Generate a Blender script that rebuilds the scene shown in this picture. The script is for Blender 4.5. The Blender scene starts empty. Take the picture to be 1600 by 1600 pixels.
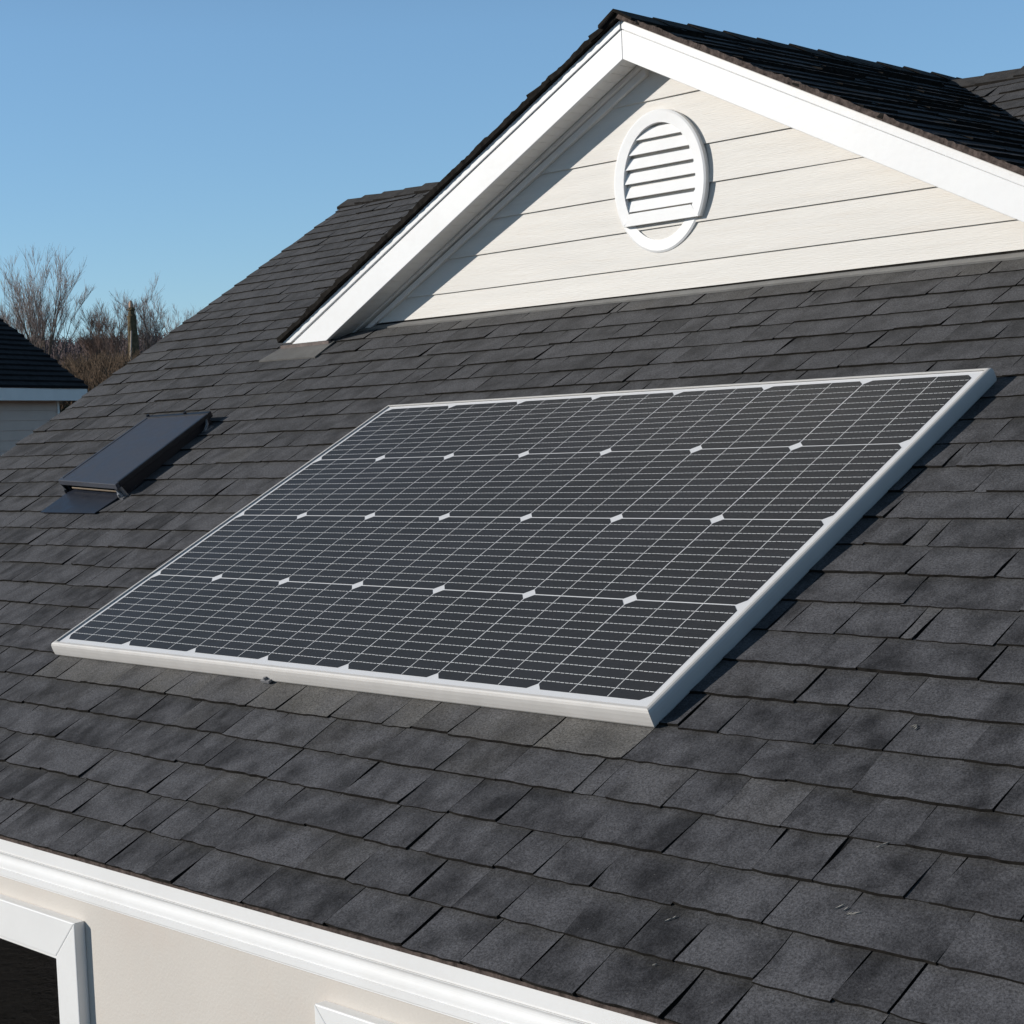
import bpy, math, random
import numpy as np
from mathutils import Vector, Matrix

random.seed(7)
rng = np.random.default_rng(7)
sc = bpy.context.scene
COL = sc.collection

# ------------------------------------------------------------------ frame of reference
# "units" put the camera at the origin and the main roof plane one unit away; 1 unit = 2 m
S = 2.0
H0 = 4.6                                     # camera height above the garden, metres
RP = math.radians(26.57)                     # 6:12 main roof pitch
CR, SR = math.cos(RP), math.sin(RP)
EX = np.array([1.0, 0, 0]); EU = np.array([0, CR, SR]); EN = np.array([0, -SR, CR])

def RF(x, u, n=0.0):                         # roof coordinates -> units
    return x * EX + u * EU + (n - 1.0) * EN

def W(P):                                    # units -> metres
    return (P[0] * S, P[1] * S, P[2] * S + H0)

# ------------------------------------------------------------------ object helpers
def thing(name, label, cat, loc=(0, 0, 0), group=None):
    o = bpy.data.objects.new(name, None); COL.objects.link(o)
    o.empty_display_size = .3
    o.location = loc; o['label'] = label; o['category'] = cat
    if group: o['group'] = group
    return o

def origin_of(o):
    v = Vector((0, 0, 0))
    while o is not None:
        v += o.location; o = o.parent
    return v

def mesh_obj(name, verts, faces, mats, parent=None, fmat=None, smooth=False, attrs=None, label=None):
    """verts in metres, world space"""
    off = origin_of(parent) if parent is not None else Vector((0, 0, 0))
    me = bpy.data.meshes.new(name)
    V = np.asarray(verts, dtype=float) - np.array(off)
    me.from_pydata([tuple(v) for v in V], [], [tuple(f) for f in faces])
    if not isinstance(mats, (list, tuple)): mats = [mats]
    for m in mats: me.materials.append(m)
    if fmat is not None: me.polygons.foreach_set('material_index', fmat)
    if attrs:
        for an, (dom, typ, data) in attrs.items():
            a = me.attributes.new(an, typ, dom)
            key = 'vector' if typ == 'FLOAT_VECTOR' else 'value'
            a.data.foreach_set(key, np.asarray(data, dtype=np.float32).ravel())
    if smooth: me.polygons.foreach_set('use_smooth', [True] * len(me.polygons))
    me.update()
    o = bpy.data.objects.new(name, me); COL.objects.link(o)
    if parent is not None: o.parent = parent
    if label: o['label'] = label
    return o

class MB:
    """collects pieces given in units; build() links them as one mesh"""
    def __init__(s): s.v = []; s.f = []; s.m = []
    def add(s, verts, faces, mi=0):
        b = len(s.v)
        s.v += [np.asarray(p, float) for p in verts]
        s.f += [[i + b for i in f] for f in faces]; s.m += [mi] * len(faces)
    def hexa(s, p, mi=0):                    # p: 8 corners, bottom 4 then top 4
        s.add(p, [(3, 2, 1, 0), (4, 5, 6, 7), (0, 1, 5, 4), (1, 2, 6, 5), (2, 3, 7, 6), (3, 0, 4, 7)], mi)
    def box(s, a, b, mi=0, T=None):
        (x0, y0, z0), (x1, y1, z1) = a, b
        p = [(x0, y0, z0), (x1, y0, z0), (x1, y1, z0), (x0, y1, z0), (x0, y0, z1), (x1, y0, z1), (x1, y1, z1), (x0, y1, z1)]
        if T: p = [T(*q) for q in p]
        s.hexa(p, mi)
    def prism_y(s, poly, y0, y1, mi=0):      # polygon in x,z (ccw seen from -y) extruded along y
        n = len(poly)
        s.add([(x, y0, z) for x, z in poly] + [(x, y1, z) for x, z in poly],
              [list(range(n)), list(range(2 * n - 1, n - 1, -1))] + [[(i + 1) % n, i, i + n, (i + 1) % n + n] for i in range(n)], mi)
    def sweep_x(s, prof, x0, x1, mi=0, nx=1):   # profile in y,z swept along x
        n = len(prof)
        xs = [x0 + (x1 - x0) * i / nx for i in range(nx + 1)]
        v = [(x, y, z) for x in xs for y, z in prof]
        f = [[i * n + j, (i + 1) * n + j, (i + 1) * n + j + 1, i * n + j + 1] for i in range(nx) for j in range(n - 1)]
        f += [list(range(n - 1, -1, -1)), [nx * n + j for j in range(n)]]
        s.add(v, f, mi)
    def tube(s, pts, rad, k=6, mi=0):
        pts = [np.asarray(p, float) for p in pts]
        if not hasattr(rad, '__len__'): rad = [rad] * len(pts)
        v = []; f = []
        for i, p in enumerate(pts):
            d = pts[min(i + 1, len(pts) - 1)] - pts[max(i - 1, 0)]
            d = d / (np.linalg.norm(d) + 1e-9)
            a = np.cross(d, (0, 0, 1.0)) if abs(d[2]) < .9 else np.cross(d, (1.0, 0, 0))
            a /= np.linalg.norm(a); b = np.cross(d, a)
            for j in range(k):
                t = 2 * math.pi * j / k
                v.append(p + rad[i] * (math.cos(t) * a + math.sin(t) * b))
        for i in range(len(pts) - 1):
            for j in range(k):
                f.append([i * k + j, i * k + (j + 1) % k, (i + 1) * k + (j + 1) % k, (i + 1) * k + j])
        f.append(list(range(k - 1, -1, -1))); f.append([(len(pts) - 1) * k + j for j in range(k)])
        s.add(v, f, mi)
    def build(s, name, mats, parent=None, units=True, smooth=False, label=None, bevel=0):
        v = [W(p) for p in s.v] if units else s.v
        o = mesh_obj(name, v, s.f, mats, parent, s.m, smooth, label=label)
        if bevel:
            b = o.modifiers.new('bevel', 'BEVEL'); b.width = bevel; b.segments = 2; b.limit_method = 'ANGLE'
            b.angle_limit = math.radians(40)
        return o

# ------------------------------------------------------------------ materials
def new_mat(name):
    m = bpy.data.materials.new(name); m.use_nodes = True
    nt = m.node_tree
    return m, nt, nt.nodes['Principled BSDF']

def N(nt, typ, **kw):
    n = nt.nodes.new(typ)
    for k, v in kw.items():
        if k.startswith('i_'):
            k2 = k[2:]
            n.inputs[int(k2) if k2.isdigit() else k2].default_value = v
        else: setattr(n, k, v)
    return n

def mixc(nt, fac, a, b, mode='MIX'):
    n = nt.nodes.new('ShaderNodeMix'); n.data_type = 'RGBA'; n.blend_type = mode
    for sock, val in ((n.inputs[0], fac), (n.inputs[6], a), (n.inputs[7], b)):
        if isinstance(val, (int, float)): sock.default_value = val
        elif isinstance(val, tuple): sock.default_value = (*val, 1) if len(val) == 3 else val
        else: nt.links.new(val, sock)
    return n.outputs[2]

def ramp(nt, fac, stops):
    r = nt.nodes.new('ShaderNodeValToRGB')
    while len(r.color_ramp.elements) < len(stops): r.color_ramp.elements.new(.5)
    for e, (p, c) in zip(r.color_ramp.elements, stops):
        e.position = p; e.color = (*c, 1) if len(c) == 3 else c
    nt.links.new(fac, r.inputs[0]); return r.outputs[0]

def maprange(nt, v, a, b, c=0., d=1.):
    n = N(nt, 'ShaderNodeMapRange'); nt.links.new(v, n.inputs[0])
    for i, x in enumerate((a, b, c, d)): n.inputs[i + 1].default_value = x
    return n.outputs[0]

def painted(name, col, rough=.5, vary=.05, scale=3.0, bump=.0, bscale=60, stretch=(1, 1, 1), spec=.4, dirt=None, dirt_amt=.3):
    m, nt, p = new_mat(name)
    tc = N(nt, 'ShaderNodeTexCoord'); mp = N(nt, 'ShaderNodeMapping'); mp.inputs['Scale'].default_value = stretch
    nt.links.new(tc.outputs['Object'], mp.inputs[0])
    n1 = N(nt, 'ShaderNodeTexNoise', i_Scale=scale, i_Detail=6., i_Roughness=.6); nt.links.new(mp.outputs[0], n1.inputs[0])
    lo = tuple(max(0, c * (1 - vary)) for c in col); hi = tuple(min(1, c * (1 + vary)) for c in col)
    c = ramp(nt, n1.outputs[0], [(.3, lo), (.7, hi)])
    if dirt:
        n3 = N(nt, 'ShaderNodeTexNoise', i_Scale=scale * 2.3, i_Detail=8., i_Roughness=.7); nt.links.new(mp.outputs[0], n3.inputs[0])
        c = mixc(nt, maprange(nt, n3.outputs[0], .5, .8, 0, dirt_amt), c, dirt)
    nt.links.new(c, p.inputs['Base Color'])
    p.inputs['Roughness'].default_value = rough; p.inputs['Specular IOR Level'].default_value = spec
    if bump:
        n2 = N(nt, 'ShaderNodeTexNoise', i_Scale=bscale, i_Detail=5.); nt.links.new(mp.outputs[0], n2.inputs[0])
        b = N(nt, 'ShaderNodeBump', i_Strength=bump, i_Distance=.004); nt.links.new(n2.outputs[0], b.inputs['Height'])
        nt.links.new(b.outputs[0], p.inputs['Normal'])
    return m

def shingle_mat(name, dark, light, stain=(.15, .141, .126)):
    m, nt, p = new_mat(name)
    rc = N(nt, 'ShaderNodeAttribute', attribute_name='rc')
    tb = N(nt, 'ShaderNodeAttribute', attribute_name='tab')      # per tab: random, stain, warmth
    sep = N(nt, 'ShaderNodeSeparateXYZ'); nt.links.new(tb.outputs['Vector'], sep.inputs[0])
    sepr = N(nt, 'ShaderNodeSeparateXYZ'); nt.links.new(rc.outputs['Vector'], sepr.inputs[0])
    # streaky blend of granule colours, running up the slope, new on every tab
    mp = N(nt, 'ShaderNodeMapping'); mp.inputs['Scale'].default_value = (19, 3.6, 1)
    nt.links.new(rc.outputs['Vector'], mp.inputs[0])
    n1 = N(nt, 'ShaderNodeTexNoise', i_Scale=1.0, i_Detail=4., i_Roughness=.6); nt.links.new(mp.outputs[0], n1.inputs[0])
    a = N(nt, 'ShaderNodeMath', operation='MULTIPLY_ADD'); nt.links.new(sep.outputs[0], a.inputs[0]); a.inputs[1].default_value = .16
    nt.links.new(n1.outputs[0], a.inputs[2])
    f = maprange(nt, a.outputs[0], .39, .71)
    col = mixc(nt, f, dark, light)
    # warmer on older upper courses
    col = mixc(nt, sep.outputs[2], col, mixc(nt, .45, col, (.080, .078, .077)))
    # olive growth creeping down from under the course above
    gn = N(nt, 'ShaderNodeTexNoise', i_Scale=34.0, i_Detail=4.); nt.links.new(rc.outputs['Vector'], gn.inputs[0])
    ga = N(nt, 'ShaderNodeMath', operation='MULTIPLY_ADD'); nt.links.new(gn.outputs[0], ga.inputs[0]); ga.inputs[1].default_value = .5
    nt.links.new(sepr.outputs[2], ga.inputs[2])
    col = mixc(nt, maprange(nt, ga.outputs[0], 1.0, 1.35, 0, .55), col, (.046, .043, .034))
    # pale run-off stain
    tc = N(nt, 'ShaderNodeTexCoord')
    n4 = N(nt, 'ShaderNodeTexNoise', i_Scale=5.0, i_Detail=5.); nt.links.new(tc.outputs['Object'], n4.inputs[0])
    sm = N(nt, 'ShaderNodeMath', operation='MULTIPLY'); nt.links.new(sep.outputs[1], sm.inputs[0])
    nt.links.new(maprange(nt, n4.outputs[0], .25, .7, .25, 1.0), sm.inputs[1])
    col = mixc(nt, sm.outputs[0], col, stain)
    # granules
    g = N(nt, 'ShaderNodeTexNoise', i_Scale=185.0, i_Detail=2., i_Roughness=.8); nt.links.new(tc.outputs['Object'], g.inputs[0])
    g2 = N(nt, 'ShaderNodeTexVoronoi', i_Scale=330.0); nt.links.new(tc.outputs['Object'], g2.inputs[0])
    col = mixc(nt, maprange(nt, g.outputs[0], .33, .67, 0, 1), mixc(nt, 1.0, col, (.56, .56, .56), 'MULTIPLY'), mixc(nt, 1.0, col, (1.52, 1.52, 1.52), 'MULTIPLY'))
    sp = maprange(nt, g2.outputs['Color'], .93, .97, 0, .5)
    col = mixc(nt, sp, col, (.17, .165, .16))
    nt.links.new(col, p.inputs['Base Color'])
    p.inputs['Roughness'].default_value = .92; p.inputs['Specular IOR Level'].default_value = .25
    b = N(nt, 'ShaderNodeBump', i_Strength=.55, i_Distance=.003); nt.links.new(g.outputs[0], b.inputs['Height'])
    n5 = N(nt, 'ShaderNodeTexNoise', i_Scale=16.0, i_Detail=3.); nt.links.new(tc.outputs['Object'], n5.inputs[0])
    b2 = N(nt, 'ShaderNodeBump', i_Strength=.35, i_Distance=.006); nt.links.new(n5.outputs[0], b2.inputs['Height'])
    nt.links.new(b.outputs[0], b2.inputs['Normal']); nt.links.new(b2.outputs[0], p.inputs['Normal'])
    return m

def metal(name, col, rough, metallic=1.0, vary=.11, stretch=(1, 1, 1), spec=.5):
    m, nt, p = new_mat(name)
    tc = N(nt, 'ShaderNodeTexCoord'); mp = N(nt, 'ShaderNodeMapping'); mp.inputs['Scale'].default_value = stretch
    nt.links.new(tc.outputs['Object'], mp.inputs[0])
    n1 = N(nt, 'ShaderNodeTexNoise', i_Scale=14.0, i_Detail=7., i_Roughness=.65); nt.links.new(mp.outputs[0], n1.inputs[0])
    nt.links.new(ramp(nt, n1.outputs[0], [(.3, tuple(c * (1 - vary) for c in col)), (.7, tuple(min(1, c * (1 + vary * .7)) for c in col))]), p.inputs['Base Color'])
    nt.links.new(maprange(nt, n1.outputs[0], .3, .7, rough * .8, rough * 1.25), p.inputs['Roughness'])
    p.inputs['Metallic'].default_value = metallic; p.inputs['Specular IOR Level'].default_value = spec
    return m

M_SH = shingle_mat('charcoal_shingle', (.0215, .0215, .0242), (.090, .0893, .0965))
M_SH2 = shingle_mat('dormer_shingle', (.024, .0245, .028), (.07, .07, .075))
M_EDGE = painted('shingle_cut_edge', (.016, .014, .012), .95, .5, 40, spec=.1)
M_RAKE_EDGE = painted('weathered_shingle_edge', (.085, .066, .058), .95, .6, 60, bump=.6, bscale=120, spec=.1)
M_DECK = painted('roof_underlay', (.012, .012, .013), .95, .3, 20, spec=.1)
M_CAP = painted('ridge_cap_shingle', (.05, .048, .047), .95, .35, 14, bump=.5, bscale=200, spec=.2, dirt=(.11, .085, .065), dirt_amt=.5)
M_WHITE = painted('white_trim_paint', (.81, .805, .795), .45, .03, 2.2, bump=.12, bscale=40, dirt=(.62, .58, .52), dirt_amt=.22)
M_SOFFIT = painted('white_soffit_paint', (.82, .80, .77), .55, .05, 4, bump=.1, dirt=(.5, .46, .4), dirt_amt=.3)
M_SIDING = painted('cream_lap_siding', (.69, .66, .612), .55, .045, 1.6, bump=.35, bscale=18, stretch=(1, 1, 16), dirt=(.62, .52, .41), dirt_amt=.28)
M_STUCCO = painted('beige_stucco', (.63, .585, .53), .85, .05, 1.3, bump=.22, bscale=130, dirt=(.64, .53, .45), dirt_amt=.4)
M_FLASH = painted('grey_flashing', (.21, .205, .195), .7, .12, 9, bump=.3, bscale=150, dirt=(.2, .18, .16), dirt_amt=.6)
M_FLASH2 = painted('dull_lead_flashing', (.135, .13, .122), .75, .15, 12, bump=.3, bscale=120, dirt=(.09, .08, .07), dirt_amt=.6)
M_BLOCK = painted('weathered_block', (.15, .12, .108), .9, .25, 30, bump=.4, bscale=90)
M_ALU = metal('anodised_aluminium', (.635, .61, .58), .5, .1, stretch=(1, 1, 1), spec=.25, vary=.03)
M_BACK = painted('white_backsheet', (.78, .78, .79), .5, .02, 5)
M_CELLLINE = painted('silver_conductor', (.74, .74, .74), .4, .06, 30)
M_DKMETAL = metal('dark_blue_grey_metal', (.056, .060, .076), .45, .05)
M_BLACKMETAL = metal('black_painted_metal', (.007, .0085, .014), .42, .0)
M_APRON = metal('slate_blue_apron', (.022, .027, .041), .42, .1)
M_RODMETAL = metal('dull_brass_rod', (.22, .17, .12), .5, .5)
M_GALV = metal('galvanised_bracket', (.25, .25, .26), .5, .6)

def cell_mat():
    m, nt, p = new_mat('monocrystalline_cell')
    tc = N(nt, 'ShaderNodeTexCoord')
    n1 = N(nt, 'ShaderNodeTexNoise', i_Scale=2.2, i_Detail=4.); nt.links.new(tc.outputs['Object'], n1.inputs[0])
    n2 = N(nt, 'ShaderNodeTexNoise', i_Scale=90., i_Detail=3.); nt.links.new(tc.outputs['Object'], n2.inputs[0])
    c = ramp(nt, n1.outputs[0], [(.3, (.030, .030, .0305)), (.7, (.037, .037, .040))])
    c = mixc(nt, maprange(nt, n2.outputs[0], .4, .7, 0, .25), c, (.05, .05, .055))
    nt.links.new(c, p.inputs['Base Color']); p.inputs['Roughness'].default_value = .5
    p.inputs['Specular IOR Level'].default_value = .3
    return m
M_CELL = cell_mat()

def glass_mat(name, rough, f0=.04, tint=(1, 1, 1), f1=1.0):
    m = bpy.data.materials.new(name); m.use_nodes = True; nt = m.node_tree
    nt.nodes.remove(nt.nodes['Principled BSDF']); out = nt.nodes['Material Output']
    g = N(nt, 'ShaderNodeBsdfGlossy'); g.inputs['Roughness'].default_value = rough
    t = N(nt, 'ShaderNodeBsdfTransparent'); t.inputs[0].default_value = (*tint, 1)
    lw = N(nt, 'ShaderNodeLayerWeight'); lw.inputs['Blend'].default_value = .5
    pw = N(nt, 'ShaderNodeMath', operation='POWER'); nt.links.new(lw.outputs['Facing'], pw.inputs[0]); pw.inputs[1].default_value = 5
    ma = N(nt, 'ShaderNodeMath', operation='MULTIPLY_ADD'); nt.links.new(pw.outputs[0], ma.inputs[0]); ma.inputs[1].default_value = f1 - f0; ma.inputs[2].default_value = f0
    mx = N(nt, 'ShaderNodeMixShader'); nt.links.new(ma.outputs[0], mx.inputs[0]); nt.links.new(t.outputs[0], mx.inputs[1]); nt.links.new(g.outputs[0], mx.inputs[2])
    nt.links.new(mx.outputs[0], out.inputs[0])
    return m
M_PANELGLASS = glass_mat('panel_glass', .3, .015, f1=.24)
M_PANE = glass_mat('window_glass', .01, .09, (.5, .5, .5))

# ------------------------------------------------------------------ shingle field
class Shingles:
    def __init__(s): s.v = []; s.f = []; s.m = []; s.rc = []; s.tab = []
    def tabface(s, grid, nx, ny, lipn, rcs, tab, T, em=1):
        b = len(s.v)
        s.v += [T(*g) for g in grid]; s.rc += rcs; s.tab += [tab] * len(grid)
        for j in range(ny - 1):
            for i in range(nx - 1):
                a = b + j * nx + i
                s.f.append([a, a + 1, a + nx + 1, a + nx]); s.m.append(0)
        # lips: front, left, right
        edges = [[j * nx for j in range(ny - 1, -1, -1)] + list(range(1, nx)) + [j * nx + nx - 1 for j in range(1, ny)]][0]
        c = len(s.v)
        for e in edges:
            x, u, n = grid[e]
            s.v.append(T(x, u, lipn if e < nx else min(n - .0002, lipn))); s.rc.append(rcs[e]); s.tab.append(tab)
        for k in range(len(edges) - 1):
            s.f.append([c + k, c + k + 1, b + edges[k + 1], b + edges[k]]); s.m.append(em)
    def field(s, T, u0, u1, expo, xl, xr, h=.0034, wmin=.058, wmax=.165, skew=lambda x: 0., stain=lambda x, u: 0., warm=lambda u: 0., 
              seed=1, lip=.0002, edge_l=None, rough=1.0, rag=0.0):
        R = random.Random(seed)
        k = 0; u = u0
        while u < u1 - expo * .3:
            a0 = xl(u); a1 = xr(u)
            x = a0 + (R.uniform(-rag, rag) if rag else 0)
            first = True
            wav = R.uniform(0, 6.28)
            while x < a1 - .004:
                r = R.random()
                w = R.uniform(.018, .034) if r < .10 else (R.uniform(wmin, wmin * 1.6) if r < .55 else R.uniform(wmin * 1.5, wmax))
                if first and not rag: w = R.uniform(wmin * .4, wmax)
                x1 = min(x + w, a1 + (R.uniform(-rag, rag) if rag else 0))
                if a1 - x1 < .02: x1 = a1 + (R.uniform(-rag, rag) if rag else 0)
                if x1 - x < .004: break
                rr = R.random()
                gap = .0008 if rr < .38 else (.0018 if rr < .66 else R.uniform(.0026, .0042))
                gtop = gap * R.uniform(.15, 1.0)
                hh = h * (R.uniform(.55, 1.25) if w > .04 else R.uniform(.2, .5))
                drop = R.uniform(-.0017, .0017) * rough
                nx = max(3, int((x1 - x) / .0125) + 1); ny = 4
                sl0 = R.uniform(-.0025, .0025) * rough; sl1 = R.uniform(-.0025, .0025) * rough
                curl = R.uniform(0, .0012) if R.random() < .25 else 0
                tilt = R.uniform(-.0006, .0006)
                grid = []; rcs = []
                off = R.uniform(0, 40)
                ph = R.uniform(0, 6.28)
                for j in range(ny):
                    v = (0, .35, .75, 1.07)[j]
                    for i in range(nx):
                        t = i / (nx - 1)
                        xa = x + (sl0 * math.sin(v * 2.6 + ph) if not (first and edge_l) else 0)
                        xb = x1 - gap * (1 - v) - gtop * v + sl1 * math.sin(v * 2.9 + ph)
                        xx = xa + (xb - xa) * t
                        uu = u + expo * v
                        if j == 0:
                            uu += drop + R.uniform(-.0011, .0011) * rough + .0007 * rough * math.sin(xx * 9 + wav)
                            if i in (0, nx - 1): uu += .0006 * rough
                        xx += skew(x) * expo * v
                        n = hh * (1 - v / 1.07) + R.uniform(-.0002, .0002) + curl * (1 - v) ** 2 + tilt * (t - .5) * (1 - v)
                        grid.append((xx, uu, n)); rcs.append((xx + off, uu + off * .7, min(v, 1.0)))
                tab = (R.random(), stain(.5 * (x + x1), u), warm(u))
                s.tabface(grid, nx, ny, lip, rcs, tab, T)
                x = x1; first = False
            k += 1; u += expo
    def plane(s, T, pts, mi=2):
        b = len(s.v); s.v += [T(*p) for p in pts]; s.rc += [(0, 0, 0)] * len(pts); s.tab += [(0, 0, 0)] * len(pts)
        s.f.append([b + i for i in range(len(pts))]); s.m.append(mi)
    def build(s, name, mats, parent, label=None):
        return mesh_obj(name, [W(p) for p in s.v], s.f, mats, parent, s.m, attrs={
            'rc': ('POINT', 'FLOAT_VECTOR', s.rc), 'tab': ('POINT', 'FLOAT_VECTOR', s.tab)}, label=label)

# ================================================================== THE HOUSE
house = thing('house', 'cream house with charcoal shingle roof, front gable and white trim', 'house', (-4.0, 5.0, 0.0))
U_E, U_R, EXPO = .7977, 3.746, .0681
XL = lambda u: -3.822 - .2772 * (u - .7977)             # left verge of the main roof
XRIGHT = 1.3

PX0, PX1, PU0, PU1 = -2.705, -1.342, 1.198, 2.075       # solar panel footprint
def stain(x, u):
    s = 0.0
    if PX0 - .02 < x < PX1 + .03 and PU0 - .088 < u < PU0 - .0: s = random.uniform(.35, .8)
    elif PX0 < x < PX1 and PU0 - .15 < u <= PU0 - .088: s = random.uniform(0, .2)
    elif u > 2.46 and -3.3 < x < -1.2 and u < 2.56: s = random.uniform(.2, .45)
    elif random.random() < .04: s = random.uniform(.05, .22)
    return s
sh = Shingles()
sk = lambda x: -.27 * min(1, max(0, (-1.9 - x) / 2.1))
sh.field(RF, U_E, U_R, EXPO, XL, lambda u: XRIGHT, skew=sk, stain=stain, warm=lambda u: min(1, max(0, (u - 1.2) / 1.2)), seed=11)
sh.plane(RF, [(XL(U_E) + .002, U_E + .003, -.0012), (XRIGHT, U_E + .003, -.0012), (XRIGHT, U_R, -.0012), (XL(U_R) + .002, U_R, -.0012)])
# back slope, falling away behind the ridge
yr_, zr_ = (U_R * EU - EN)[1:]
BU = np.array([0, CR, -SR]); BN = np.array([0, SR, CR])
def RB(x, u, n=0.0):                                      # u measured down from the ridge
    return np.array([x, yr_, zr_]) + u * BU + n * BN
sh.plane(RB, [(XL(U_R), 0, 0), (XRIGHT, 0, 0), (XRIGHT, 2.9, 0), (-3.9, 2.9, 0)], 0)
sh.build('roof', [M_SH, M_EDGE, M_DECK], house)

# ridge cap of the main roof
def cap_run(P0, d, a, b, n_out, length, w, parent, step=.075, seed=3, thick=.006, gaps=()):
    """overlapping folded cap shingles from P0 along d; a, b are the two downhill directions"""
    R = random.Random(seed); mb = MB(); t = 0.0; i = 0
    while t < length:
        L = step * 1.35; lift0 = thick * R.uniform(.95, 1.35); lift1 = thick * .5
        j = R.uniform(-.004, .004)
        def q(tt, side, lift, ww):
            base = P0 + d * tt + n_out * lift
            return base + side * ww
        rows = []
        for tt, lf in ((t + j, lift0), (t + L, lift1)):
            wa = w * R.uniform(.93, 1.07); wb = w * R.uniform(.93, 1.07)
            row = [q(tt, a, lf - .002, wa), q(tt, a, lf + .0005, wa * .45), P0 + d * tt + n_out * (lf + .002), q(tt, b, lf + .0005, wb * .45), q(tt, b, lf - .002, wb)]
            rows.append(row)
        top = rows[0] + rows[1]
        bot = [p - n_out * thick * .9 for p in top]
        f = []
        for k in range(4):
            f.append([k, k + 5, k + 6, k + 1]); f.append([10 + k + 1, 10 + k + 6, 10 + k + 5, 10 + k])
        ef = [[k + 1, k, k + 10, k + 11][::-1] for k in range(4)] + [[k + 5, k + 6, k + 16, k + 15] for k in range(4)] + [[0, 5, 15, 10], [4, 14, 19, 9]]
        mb.add(top + bot, f, 0)
        b0 = len(mb.v) - 20
        mb.f += [[i_ + b0 for i_ in ff] for ff in ef]; mb.m += [1] * len(ef)
        t += step * R.uniform(.94, 1.06); i += 1
    return mb
cap = cap_run(np.array([XL(U_R) - .005, yr_, zr_]), EX, -EU, BU, np.array([0, 0, 1.0]), 5.9, .055, house, step=.10, thick=.011)
cap.build('ridge_cap', [M_CAP, M_EDGE], house)

# verge board along the skewed left edge and the end wall below it
mb = MB()
mb.hexa([RF(XL(U_E) + .004, U_E + .01, -.06), RF(XL(U_E) + .016, U_E + .01, -.06), RF(XL(U_R) + .016, U_R - .01, -.06), RF(XL(U_R) + .004, U_R - .01, -.06),
         RF(XL(U_E) + .004, U_E + .01, -.003), RF(XL(U_E) + .016, U_E + .01, -.003), RF(XL(U_R) + .016, U_R - .01, -.003), RF(XL(U_R) + .004, U_R - .01, -.003)])
mb.build('verge_board', M_WHITE, house)

# ---- eave: fascia, crown moulding, wall
YF = 1.1647
zG = -H0 / S
mb = MB()
mb.sweep_x([(YF + .02, -.5415), (YF, -.5415), (YF, -.5595), (YF + .003, -.5602), (YF + .003, -.563), (YF + .02, -.563)], -3.80, XRIGHT)
mb.build('fascia', M_WHITE, house)
mb = MB(); mb.box((-3.81, YF - .0022, -.5428), (XRIGHT, YF + .012, -.5385)); mb.build('drip_edge', M_RAKE_EDGE, house)
mb = MB()
prof = [(YF + .02, -.5634), (YF + .0012, -.5634)]
cy_ = [.0012, .0042, .0054, .0056, .0053, .0048, .0042, .0037, .0033, .0031, .0030]
for i in range(11):
    prof.append((YF + cy_[i], -.5640 - .0215 * i / 10))
prof += [(YF + .0031, -.5868), (YF + .0006, -.5872), (YF + .0006, -.5955), (YF + .0035, -.5975), (YF + .0035, -.5990), (YF + .02, -.5990)]
mb.sweep_x(prof, -3.80, XRIGHT)
o = mb.build('crown_moulding', M_WHITE, house, smooth=False)
YW1 = YF + .0038
mb = MB()                                                 # house body, hollow enough to hide behind its walls
wins = [(-2.62, -2.046, -1.30, -.6243), (-1.5352, -.93, -1.30, -.6245)]   # trim outer rectangles x0,x1,z0,z1
XA, XB = -3.74, 1.25
xs = [XA, wins[0][0] + .03, wins[0][1] - .03, wins[1][0] + .03, wins[1][1] - .03, XB]
ZT, Z1, Z0 = -.5995, -.65, -1.27
def wq(x0, x1, z0, z1):
    mb.box((x0, YW1, z0), (x1, YW1 + .07, z1))
for i in range(5):
    if i in (1, 3):
        wq(xs[i], xs[i + 1], Z1, ZT); wq(xs[i], xs[i + 1], zG, Z0)
    else: wq(xs[i], xs[i + 1], zG, ZT)
mb.build('front_wall', M_STUCCO, house)
mb = MB()
yb = 6.35
for x in (XA, XB):                                        # gable end walls and back wall
    prof = [(YW1 + .071, zG), (yb, zG), (yb, zr_ - (yb - yr_) * .5 - .02), (yr_, zr_ - .02), (YW1 + .071, zr_ - .02 - (yr_ - YW1 - .071) * .5)]
    n = len(prof); x2 = x + (.06 if x < 0 else -.06)
    mb.add([(x, y, z) for y, z in prof] + [(x2, y, z) for y, z in prof], [list(range(n)), list(range(2 * n - 1, n - 1, -1))] + [[(i + 1) % n, i, i + n, (i + 1) % n + n] for i in range(n)])
mb.box((XA + .061, yb - .06, zG), (XB - .061, yb, -.47))
mb.build('side_wall', M_STUCCO, house)

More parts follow.
